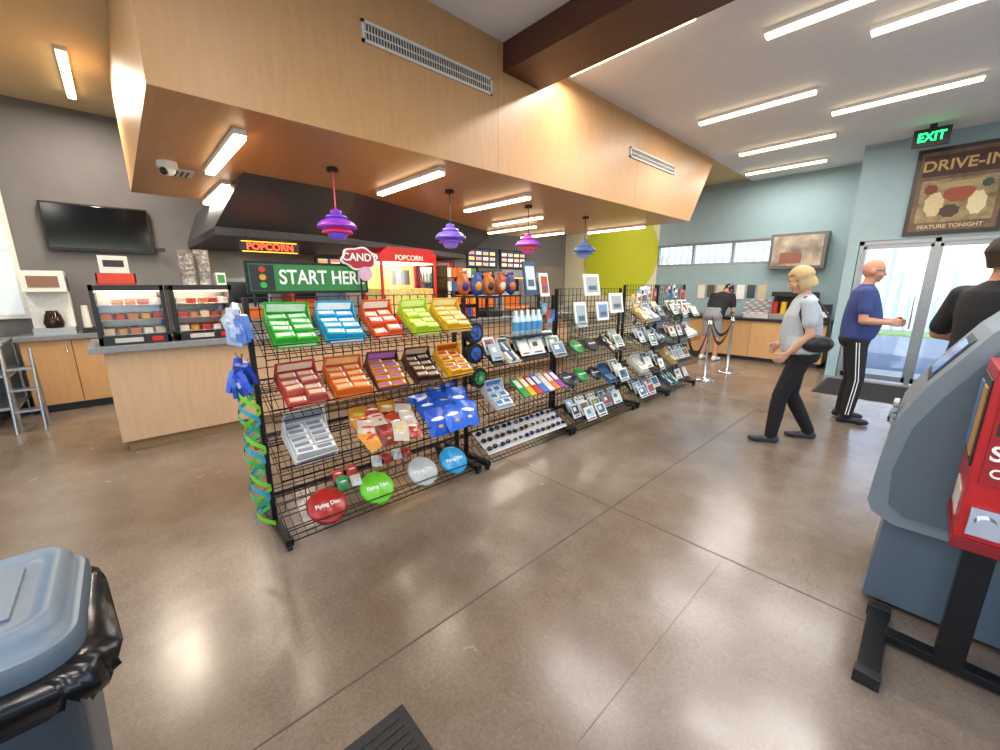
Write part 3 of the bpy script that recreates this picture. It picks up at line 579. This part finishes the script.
for (ya,yb,zs) in((3.85,4.35,(.55,.22)),(3.25,3.8,(.22,)),(3.85,4.35,(.9,)),(4.55,5.28,(1.2,.9,.55,.25)),(5.4,6.18,(1.2,.9,.55,.25)),(2.1,3.1,(.98,))):
    for z_ in zs:
        y=ya+.1
        while y<yb-.05:
            w_=random.choice([.14,.18,.2])
            if random.random()<.75: cards(y,z_,w_*.9,'greeting_card_stack')
            else: display(y,z_,w_*.92,random.choice(NEU),random.choice(NEU),n=random.choice([2,3]),mode='grid',h=random.choice([.04,.07]),name='book_display')
            y+=w_+.03
def tag_cards(y0,y1,z0,z1,n,name='hanging_card_packs'):
    b=B(name)
    for i in range(n):
        y=random.uniform(y0,y1);z_=random.uniform(z0,z1);x=GX+.02+random.uniform(0,.05)
        b.bx(x,x+.006,y-.035,y+.035,z_-.06,z_+.05,cm(random.choice(['#e8e6e0','#d0d4d8','#b0402a','#3060a0','#e0c040','#60a0c0','#f0f0ec'])));b.bx(x+.006,x+.012,y-.022,y+.022,z_-.04,z_+.01,cm(random.choice(['#30343a','#a0a8b0','#c05030','#3a78b8'])))
        b.cyl((GX,y,z_+.055),(x+.02,y,z_+.055),.002,CHROME,n=4)
    return b.finish()
tag_cards(2.95,3.1,1.05,1.35,5);tag_cards(3.3,3.6,.4,.5,5);tag_cards(4.55,5.3,1.33,1.46,12);tag_cards(5.4,6.15,1.33,1.46,12);tag_cards(4.55,6.1,.98,1.1,14)
# ------------------------------------------------------------------ trash can (foreground left)
PL=mat('slate_plastic','#4d5964',.5,noise=(60,.05,(1,1,1)));PL2=mat('slate_plastic_lid','#6c7a85',.42,noise=(60,.04,(1,1,1)))
def rrect(x0,x1,y0,y1,r,z,n=5):
    out=[]
    for cx,cy,a0 in((x1-r,y1-r,0),(x0+r,y1-r,pi/2),(x0+r,y0+r,pi),(x1-r,y0+r,3*pi/2)):
        for i in range(n+1): a=a0+pi/2*i/n;out.append(Vector((cx+r*math.cos(a),cy+r*math.sin(a),z)))
    return out
X0,X1,Y0,Y1=-1.66,-1.21,-.76,-.195
t=B('trash_can')
t.rings([rrect(X0+.05,X1-.04,Y0+.05,Y1-.04,.05,0),rrect(X0+.01,X1-.01,Y0+.01,Y1-.01,.07,.62),rrect(X0,X1,Y0,Y1,.08,.62),rrect(X0,X1,Y0,Y1,.08,.65)],PL)
R_=lambda o,r,z: rrect(X0+o,X1-o,Y0+o,Y1-o,r,z,7)
t.rings([R_(-.010,.09,.66),R_(-.012,.09,.70),R_(-.004,.085,.712)],PL)
t.rings([R_(-.004,.085,.712),R_(.012,.07,.715),R_(.018,.06,.745),R_(.035,.05,.768),R_(.045,.045,.771),R_(.052,.045,.757),R_(.075,.035,.755)],PL2)
t.bx(X0+.11,X1-.11,Y0+.12,Y1-.10,.753,.762,PL2);t.bx(X1-.095,X1-.07,Y0+.2,Y1-.2,.757,.772,PL)
bg=mat('black_bag','#101012',.25,noise=(25,.1,(1,1,1)),bump=.8)
rs=[]
base=rrect(X0,X1,Y0,Y1,.08,0,17);cx,cy=(X0+X1)/2,(Y0+Y1)/2
for k_,(off,z_) in enumerate(((.0,.66),(.018,.655),(.028,.635),(.035,.61),(.028,.58),(.010,.565))):
    rr=[]
    for i,pnt in enumerate(base):
        d_=Vector((pnt.x-cx,pnt.y-cy,0)).normalized();j=(random.uniform(-.008,.010)+ .010*math.sin(i*.7+k_)+.04*max(0,d_.y)*max(0,d_.x+.4))*(k_>0)
        rr.append(pnt+d_*(off+j)+Vector((0,0,z_+(.02*math.sin(i*.5)+random.uniform(-.010,.010))*(k_>2))))
    rs.append(rr)
t.rings(rs,bg,cap=False);t.finish()
# ------------------------------------------------------------------ ATM
PLA=mat('atm_bluegray','#56646f',.42,noise=(60,.04,(1,1,1)));PLB=mat('atm_gray_light','#76828b',.35,noise=(60,.03,(1,1,1)));PLD=mat('atm_dark','#343e48',.5)
a=B('atm_machine')
a.prism([(.0,.0),(.0,.44),(.62,.44),(.62,.0)],'y',2.5,3.0,PLD)
a.prism([(-.02,.03),(.0,.44),(.62,.44),(.62,.03)],'y',2.44,3.06,PLA)
up=[(.03,.44),(-.05,.48),(-.07,.53),(-.06,.72),(-.035,.92),(.03,1.08),(.17,1.32),(.22,1.38),(.62,1.40),(.62,.44)]
a.prism(up,'y',2.40,3.10,PLB);
inn=[(.06,.5),(-.0,.54),(-.01,.7),(.02,.9),(.09,1.06),(.21,1.28),(.25,1.33),(.58,1.35),(.58,.5)]
a.prism(inn,'y',2.385,2.40,PLA)
M=Matrix.Translation((.09,2.75,1.18))@Matrix.Rotation(math.atan2(.14,.24),4,'Y')
a.box((0,0,0),(.012,.36,.22),BLKPL,M);a.box((-.008,0,0),(.004,.3,.17),mat('atm_screen','#203a5a',.15,emit='#3060a0',es=.3),M)
for i in range(4):
    for j in range(3): a.box((-.05,2.62+j*.035,.86+i*.03),(.02,.026,.022),STEEL)
a.bx(-.075,-.05,2.85,2.98,.8,.83,BLKPL)
a.finish(.012)
r_=B('souvenir_sticker_vending_box')
for x in(.05,.55):
    r_.bx(x-.035,x+.035,1.88,2.36,.012,.05,BLACK);r_.bx(x-.04,x+.04,1.86,1.9,.0,.055,BLKPL);r_.bx(x-.04,x+.04,2.33,2.37,0,.055,BLKPL)
r_.bx(.08,.52,2.16,2.22,.02,.055,BLACK);r_.bx(.22,.3,2.16,2.21,.05,.66,BLACK);r_.bx(.40,.46,2.16,2.21,.05,.66,BLACK)
r_.bx(.17,.62,1.98,2.32,.64,1.24,mat('kiosk_red','#b3161a',.3));r_.bx(.165,.625,1.97,2.33,.62,.66,mat('kiosk_red_dark','#7d0f12',.3))
r_.bx(.19,.6,1.974,1.98,.86,1.2,cm('#9a1418'));r_.bx(.20,.58,1.97,1.974,1.03,1.18,cm('#20242c'));r_.bx(.19,.27,1.966,1.98,.68,.78,CHROME);r_.cyl((.23,1.966,.73),(.23,1.95,.73),.025,CHROME)
r_.bx(.165,.17,2.02,2.28,.9,1.2,cm('#2a2c30'));r_.bx(.16,.166,2.04,2.13,.93,1.17,cm('#b08040'));r_.bx(.16,.166,2.16,2.26,.93,1.17,cm('#4a6a90'));r_.bx(.165,.17,2.06,2.24,.7,.8,cm('#c8c4bc'))
ro=r_.finish(.004);text(ro,'START',(.30,1.97,.97),.07,PAPER,FY);text(ro,'COLLECTING!',(.34,1.97,.905),.042,PAPER,FY)
# ------------------------------------------------------------------ people
def human(name,loc,d,H,cols,J,lean=0,headpitch=0,headyaw=0,female=False,hair=None,voxel=.0085,shorts=False,cap=None,stripe=None,handbag=False,hairlen=0,belly=0,girth=1):
    k=H/1.72
    root=bpy.data.objects.new(name,None);COL.objects.link(root);root.location=loc;root.empty_display_size=.1
    root.rotation_euler=(0,0,math.atan2(d[1],d[0])-pi/2)
    pv=[];pf=[];pl=[]
    def addp(rings,label):
        n=len(rings[0]);o=len(pv);c0=sum(rings[0],Vector((0,0,0)))/n;c1=sum(rings[-1],Vector((0,0,0)))/n
        for r in rings: pv.extend([tuple(v) for v in r])
        pv.append(tuple(c0));pv.append(tuple(c1));a=o+n*len(rings)
        for i in range(len(rings)-1):
            for j in range(n): pf.append((o+i*n+j,o+i*n+(j+1)%n,o+(i+1)*n+(j+1)%n,o+(i+1)*n+j));pl.append(label)
        for j in range(n):
            pf.append((a,o+(j+1)%n,o+j));pl.append(label)
            b0=o+n*(len(rings)-1);pf.append((a+1,b0+j,b0+(j+1)%n));pl.append(label)
    def capsule(p0,p1,r0,r1,label,n=14):
        p0=Vector(p0);p1=Vector(p1);dd=(p1-p0);L=dd.length;dd.normalize()
        a=dd.orthogonal().normalized();b=dd.cross(a)
        rs=[]
        for t in(-1,-.8,-.45): rs.append((p0+dd*r0*t,r0*math.sqrt(max(.02,1-t*t))))
        for t in(0,.33,.66,1): rs.append((p0+dd*L*t,r0+(r1-r0)*t))
        for t in(.45,.8,1): rs.append((p1+dd*r1*t,r1*math.sqrt(max(.02,1-t*t))))
        addp([[c+(a*math.cos(2*pi*i/n)+b*math.sin(2*pi*i/n))*r for i in range(n)] for c,r in rs],label)
    def ellip(c,r,label,M=None,n=18,kk=12):
        rs=[]
        for j in range(kk+1):
            t=max(.06,min(pi-.06,pi*j/kk))
            ring=[Vector((c[0]+r[0]*math.sin(t)*math.cos(2*pi*i/n),c[1]+r[1]*math.sin(t)*math.sin(2*pi*i/n),c[2]-r[2]*math.cos(t))) for i in range(n)]
            rs.append([M@v for v in ring] if M else ring)
        addp(rs,label)
    pelvis=Vector((0,0,.9*k))
    U=Matrix.Translation(pelvis)@Matrix.Rotation(-lean,4,'X')@Matrix.Translation(-pelvis)
    def S(v): return U@(Vector(v)*k)
    tw=.92 if female else 1.04
    def loft(rows,label,Mx):
        addp([[Mx@(Vector((rx*girth*math.cos(2*pi*i/22)*k,(cy+ry*girth*math.sin(2*pi*i/22))*k,z*k))) for i in range(22)] for z,rx,ry,cy in rows],label)
    hw=.175 if female else .165
    loft([(.80,.11,.08,0),(.84,hw*.95,.115,-.01),(.90,hw*1.02,.13,-.015),(.96,hw*.97,.12,-.01),(1.02,hw*.88,.105,0),(1.06,.12,.09,0)],'pants',Matrix())
    loft([(.90,.15*tw,.115,0),(.93,hw*1.1,.138,-.0),(1.0,hw*1.06,.132+belly*.6,belly*.3),(1.08,.158*tw,.128+belly,belly*.5),(1.18,.165*tw,.13+belly*.6,belly*.3),(1.28,.18*tw,.13,0.0),(1.36,.18*tw/girth,.115/girth,-.005),(1.41,.16*tw/girth,.10/girth,-.01),(1.445,.10/girth,.075/girth,-.01),(1.47,.06/girth,.055/girth,-.008)],'shirt',U)
    nk=S((0,-.01,1.43));hb=S((0,.012,1.53));capsule(nk,hb,.052*k,.05*k,'skin')
    HM=Matrix.Translation(S((0,0,1.50)))@Matrix.Rotation(headyaw,4,'Z')@Matrix.Rotation(-lean-headpitch,4,'X')@Matrix.Scale(k,4)
    ellip((0,.005,.125),(.074,.092,.098),'skin',HM);ellip((0,.03,.065),(.056,.066,.062),'skin',HM);ellip((0,.07,.022),(.028,.022,.018),'skin',HM)
    capsule(HM@Vector((0,.088,.115)),HM@Vector((0,.112,.078)),.009*k,.013*k,'skin',n=8)
    ellip((0,.094,.047),(.022,.01,.008),'lip',HM)
    for sx in(-1,1):
        ellip((sx*.076,-.005,.095),(.009,.02,.032),'skin',HM);ellip((sx*.04,.06,.075),(.025,.03,.028),'skin',HM)
        ellip((sx*.03,.085,.133),(.02,.012,.006),'skin',HM)
    for side,sx in(('L',-1),('R',1)):
        hip=Vector((sx*.085,0,.88))*k;kn=Vector(J['knee'+side])*k;an=Vector(J['ankle'+side])*k
        if shorts:
            mid=hip.lerp(kn,.85);capsule(hip,mid,.098*k,.085*k,'pants');capsule(mid.lerp(hip,.2),kn,.07*k,.055*k,'skin');capsule(kn,kn.lerp(an,.35),.056*k,.058*k,'skin');capsule(kn.lerp(an,.35),an,.058*k,.04*k,'skin')
        else:
            capsule(hip,kn,.096*k,.070*k,'pants');capsule(kn,kn.lerp(an,.35),.068*k,.068*k,'pants');capsule(kn.lerp(an,.35),an+Vector((0,0,.01)),.068*k,.055*k,'pants')
        tz=J.get('toe'+side,(sx*.02,1,0));td=Vector((tz[0],tz[1],0)).normalized()
        heel=Vector((an.x,an.y,.042*k))-td*.04*k;ball=Vector((an.x,an.y,.036*k))+td*.11*k;toe=Vector((an.x,an.y,.03*k))+td*.17*k
        capsule(an,heel,.045*k,.04*k,'shoe');capsule(heel,ball,.038*k,.034*k,'shoe');capsule(ball+Vector((td.y,-td.x,0))*.014,toe,.034*k,.028*k,'shoe');capsule(ball-Vector((td.y,-td.x,0))*.014,toe,.034*k,.028*k,'shoe')
        sw=.165 if female else .185
        shd=S((sx*sw,-.01,1.385));el=S(J['elbow'+side]);wr=S(J['wrist'+side])
        slv=J.get('sleeve',.62)
        capsule(S((sx*sw*.6,-.01,1.38)),shd,.07*k,.064*k,'shirt')
        capsule(shd,shd.lerp(el,slv),.064*k,.062*k,'shirt');capsule(shd.lerp(el,.3),el,.046*k,.038*k,'skin')
        capsule(el,el.lerp(wr,.3),.038*k,.039*k,'skin');capsule(el.lerp(wr,.3),wr,.039*k,.026*k,'skin')
        f_=(wr-el).normalized();nr=Vector(J.get('palm'+side,(-sx,0,0)));nr=(nr-f_*nr.dot(f_)).normalized();sd=f_.cross(nr)
        if sd.dot(Vector(J.get('thumb'+side,(0,1,0))))<0: sd=-sd
        pc=wr+f_*.085*k
        for o_ in(-.026,-.009,.009,.026): capsule(wr+f_*.02*k+sd*o_*.6*k,pc+sd*o_*k,.016*k,.013*k,'skin',n=8)
        cu=J.get('curl',.5)
        for o_,L in((.030,.068),(.010,.078),(-.010,.072),(-.029,.056)):
            a0=pc+sd*o_*k;d1=(f_+nr*cu*.5+sd*o_*3).normalized();d2=(f_+nr*cu*1.6).normalized();a1=a0+d1*L*.5*k;a2=a1+d2*L*.5*k
            capsule(a0,a1,.0095*k,.009*k,'skin',n=8);capsule(a1,a2,.009*k,.0075*k,'skin',n=8)
        a0=wr+f_*.03*k+sd*.028*k;a1=a0+(f_+sd*.8+nr*.3).normalized()*.04*k;a2=a1+(f_+nr*.5).normalized()*.035*k
        capsule(a0,a1,.013*k,.011*k,'skin',n=8);capsule(a1,a2,.011*k,.009*k,'skin',n=8)
    me=bpy.data.meshes.new(name+'_src');me.from_pydata(pv,[],pf);ob=bpy.data.objects.new('src',me);COL.objects.link(ob)
    rm=ob.modifiers.new('r','REMESH');rm.mode='VOXEL';rm.voxel_size=voxel;rm.use_smooth_shade=True
    smo=ob.modifiers.new('s','SMOOTH');smo.factor=.5;smo.iterations=3
    dg=bpy.context.evaluated_depsgraph_get();dg.update()
    nm=bpy.data.meshes.new_from_object(ob.evaluated_get(dg));bpy.data.objects.remove(ob)
    tree=BVHTree.FromPolygons([Vector(v) for v in pv],pf);labs=['skin','shirt','pants','shoe','lip']
    nm.materials.clear()
    for l in labs: nm.materials.append(cols[l])
    mi=[]
    for p_ in nm.polygons:
        r=tree.find_nearest(p_.center);mi.append(labs.index(pl[r[2]]) if r[2] is not None else 0)
    nm.polygons.foreach_set('material_index',mi);nm.polygons.foreach_set('use_smooth',[True]*len(mi));nm.update()
    bo=bpy.data.objects.new('body',nm);COL.objects.link(bo);bo.parent=root
    fb=B('face_details')
    EW=cm('#e8e4de',.2);EI=cm('#2a2018',.2)
    for sx in(-1,1):
        fb.ell((sx*.031,.084,.112),(.013,.009,.008),EW,n=10,k=6,M=HM);fb.ell((sx*.031,.091,.112),(.006,.004,.006),EI,n=8,k=6,M=HM)
        fb.ell((sx*.031,.092,.136),(.018,.006,.004),cols.get('brow',EI),n=8,k=4,M=HM)
    if J.get('glasses'):
        for sx in(-1,1):
            fb.rings([[Vector((sx*.032+.022*math.cos(2*pi*i/16)*q,.104,.11+.018*math.sin(2*pi*i/16)*q)) for i in range(16)] for q in(1,.85)],BLKPL,HM,False)
            fb.cyl((sx*.054,.104,.115),(sx*.078,.0,.115),.003,BLKPL,n=5,M=HM)
        fb.cyl((-.01,.104,.114),(.01,.104,.114),.003,BLKPL,n=5,M=HM)
    fo=fb.finish(keep=True);fo.parent=root
    if hair:
        hbld=B('hair');n=40;kk=22;vs=[];fs=[]
        for j in range(kk+1):
            t=pi*j/kk
            for i in range(n):
                a_=2*pi*i/n
                x=.09*math.sin(t)*math.cos(a_);y=-.010+.108*math.sin(t)*math.sin(a_);z=.134+.112*math.cos(t)
                if z<.12:
                    q=(0.12-z)/.094; z=.12-q*(.07+hairlen); rr=math.hypot(x,y+.008) or 1
                    tgt=.084-(.02*q if hairlen<.02 else -.008*math.sin(q*2.5)); x=x/rr*tgt;y=-.008+(y+.008)/rr*tgt*1.15
                wv=1+.018*math.sin(a_*11+j*.7)+.01*math.sin(a_*23)
                vs.append((x*wv,y*wv,z))
        for j in range(kk):
            for i in range(n):
                idx=[j*n+i,j*n+(i+1)%n,(j+1)*n+(i+1)%n,(j+1)*n+i];c_=sum((Vector(vs[q]) for q in idx),Vector((0,0,0)))/4
                lim=.04 if hairlen>.02 else .015
                if c_.y>.055 and c_.z<.185: continue
                if c_.y>lim and c_.z<.12 : continue
                if j==kk-1: continue
                fs.append(idx)
        hbld.add(vs,fs,hair,HM,True);ho=hbld.finish(keep=True);ho.parent=root
        so=ho.modifiers.new('t','SOLIDIFY');so.thickness=.012;so.offset=-1
    if cap:
        cb=B('cap');cb.rings([[Vector((.09*q*math.cos(2*pi*i/24),-.0+.108*q*math.sin(2*pi*i/24),z)) for i in range(24)] for q,z in((1.02,.145),(1.0,.18),(.85,.215),(.5,.24),(.05,.25))],cap,HM)
        cb.rings([[Vector((.075*math.cos(pi*i/12),.08+.095*math.sin(pi*i/12)*q,.15-.01*q)) for i in range(13)] for q in(0,1)],cap,HM,False)
        co=cb.finish(keep=True);co.parent=root;so=co.modifiers.new('t','SOLIDIFY');so.thickness=.006
    if stripe:
        sb=B('pants_stripe')
        for side,sx in(('L',-1),('R',1)):
            hip=Vector((sx*.085,0,.88))*k;kn=Vector(J['knee'+side])*k;an=Vector(J['ankle'+side])*k
            for dy in(-.012,.012):
                P=[hip+Vector((sx*.096,dy,0))*k,kn+Vector((sx*.070,dy,0))*k,kn.lerp(an,.35)+Vector((sx*.069,dy,0))*k,an+Vector((sx*.056,dy,.02))*k]
                sb.tube(P,.0045,stripe,n=6)
        s_=sb.finish(keep=True);s_.parent=root
    if handbag:
        hbg=B('shoulder_bag');hbg.ell(S((-.22,-.08,1.02)),(.05,.12,.08),BLKPL,n=18,k=10)
        p1=S((-.22,.0,1.07));p2=S((-.18,.06,1.3));p3=S((-.13,.02,1.45));p4=S((-.15,-.08,1.4));p5=S((-.22,-.16,1.07));p6=S((-.20,-.16,1.25))
        hbg.tube([p1,p2,p3],.009,BLKPL);hbg.tube([p3,p4,p6,p5],.009,BLKPL);o_=hbg.finish(keep=True);o_.parent=root
    return root
SK=mat('skin_tone','#c9987c',.55,noise=(20,.05,(1,1,1)));SK2=mat('skin_tone_b','#b98468',.55);LIP=mat('lip_tone','#a8605a',.5)
def cols(sh,pa,so,sk=SK,brow='#5a4630'): return {'skin':sk,'shirt':cm(sh,.85),'pants':cm(pa,.85),'shoe':cm(so,.6),'lip':LIP,'brow':cm(brow)}
human('woman_customer',(-.795,4.615,0),(-.9,-.35),1.66,cols('#aeb5ba','#141416','#3a3a40'),
  {'kneeL':(-.12,.13,.48),'ankleL':(-.15,.16,.085),'kneeR':(.12,.0,.47),'ankleR':(.14,-.2,.085),'elbowL':(-.225,-.02,1.10),'wristL':(-.19,.13,.93),'elbowR':(.23,0,1.10),'wristR':(.13,.16,.98),'curl':.9},
  lean=.07,headpitch=.32,female=True,hair=cm('#b89d70',.8),hairlen=.025,handbag=True,girth=1.14,belly=.02)
human('man_customer',(-.53,5.83,0),(.93,.2),1.76,cols('#2f3c72','#18181c','#1a1a1c',SK2),
  {'kneeL':(-.1,.03,.48),'ankleL':(-.11,.0,.085),'kneeR':(.1,.05,.48),'ankleR':(.13,.02,.085),'elbowL':(-.24,.03,1.12),'wristL':(-.13,.25,1.1),'elbowR':(.24,-.01,1.11),'wristR':(.14,.2,1.1),'curl':.9,'palmR':(-1,0,0),'glasses':1},
  lean=.02,headpitch=.1,stripe=PAPER,belly=.03,girth=1.05)
human('man_at_condiment_counter',(-3.0,8.62,0),(.15,1),1.72,cols('#17171a','#8a8a8e','#d8d8d4',SK2),
  {'kneeL':(-.11,.04,.48),'ankleL':(-.13,.0,.085),'kneeR':(.11,.04,.48),'ankleR':(.13,.0,.085),'elbowL':(-.25,.15,1.15),'wristL':(-.16,.3,1.2),'elbowR':(.25,.15,1.15),'wristR':(.16,.3,1.2),'curl':.7},
  lean=.7,headpitch=.5,hair=cm('#2a2018',.8),shorts=True,voxel=.011,girth=1.15)
human('man_in_cap',(.26,4.1,0),(.7,.7),1.78,cols('#1a1a1d','#24262c','#1a1a1c',SK2),
  {'kneeL':(-.11,.03,.48),'ankleL':(-.12,.0,.085),'kneeR':(.11,.03,.48),'ankleR':(.12,.0,.085),'elbowL':(-.27,-.03,1.12),'wristL':(-.16,.2,1.08),'elbowR':(.27,.0,1.12),'wristR':(.16,.25,1.08),'curl':.8,'sleeve':.8},
  hair=cm('#3a2a1c',.8),cap=cm('#151517',.8),headpitch=.1,voxel=.01)
# ------------------------------------------------------------------ world, sun, camera
w=bpy.data.worlds.new('sky');scene.world=w;w.use_nodes=True;nt=w.node_tree
st=nt.nodes.new('ShaderNodeTexSky');st.sky_type='NISHITA';st.sun_disc=False;st.sun_elevation=math.radians(50);st.sun_rotation=2.5
nt.links.new(st.outputs[0],nt.nodes['Background'].inputs[0]);nt.nodes['Background'].inputs[1].default_value=.7
sl=bpy.data.lights.new('sun','SUN');sl.energy=4;sl.angle=.02;sl.color=(1,.97,.93);so=bpy.data.objects.new('sun',sl);COL.objects.link(so);so.rotation_euler=(math.radians(38),math.radians(-12),0);so.location=(0,0,12)
cd=bpy.data.cameras.new('camera');cd.sensor_width=36;cd.lens=14.4;cd.clip_start=.02
co=bpy.data.objects.new('camera',cd);COL.objects.link(co);co.location=(0,0,1.5);co.rotation_euler=(math.radians(90-12.7),0,math.radians(47));scene.camera=co
try:
    scene.view_settings.view_transform='Standard';scene.view_settings.look='None';scene.view_settings.exposure=.16
except Exception as ex: print(ex)
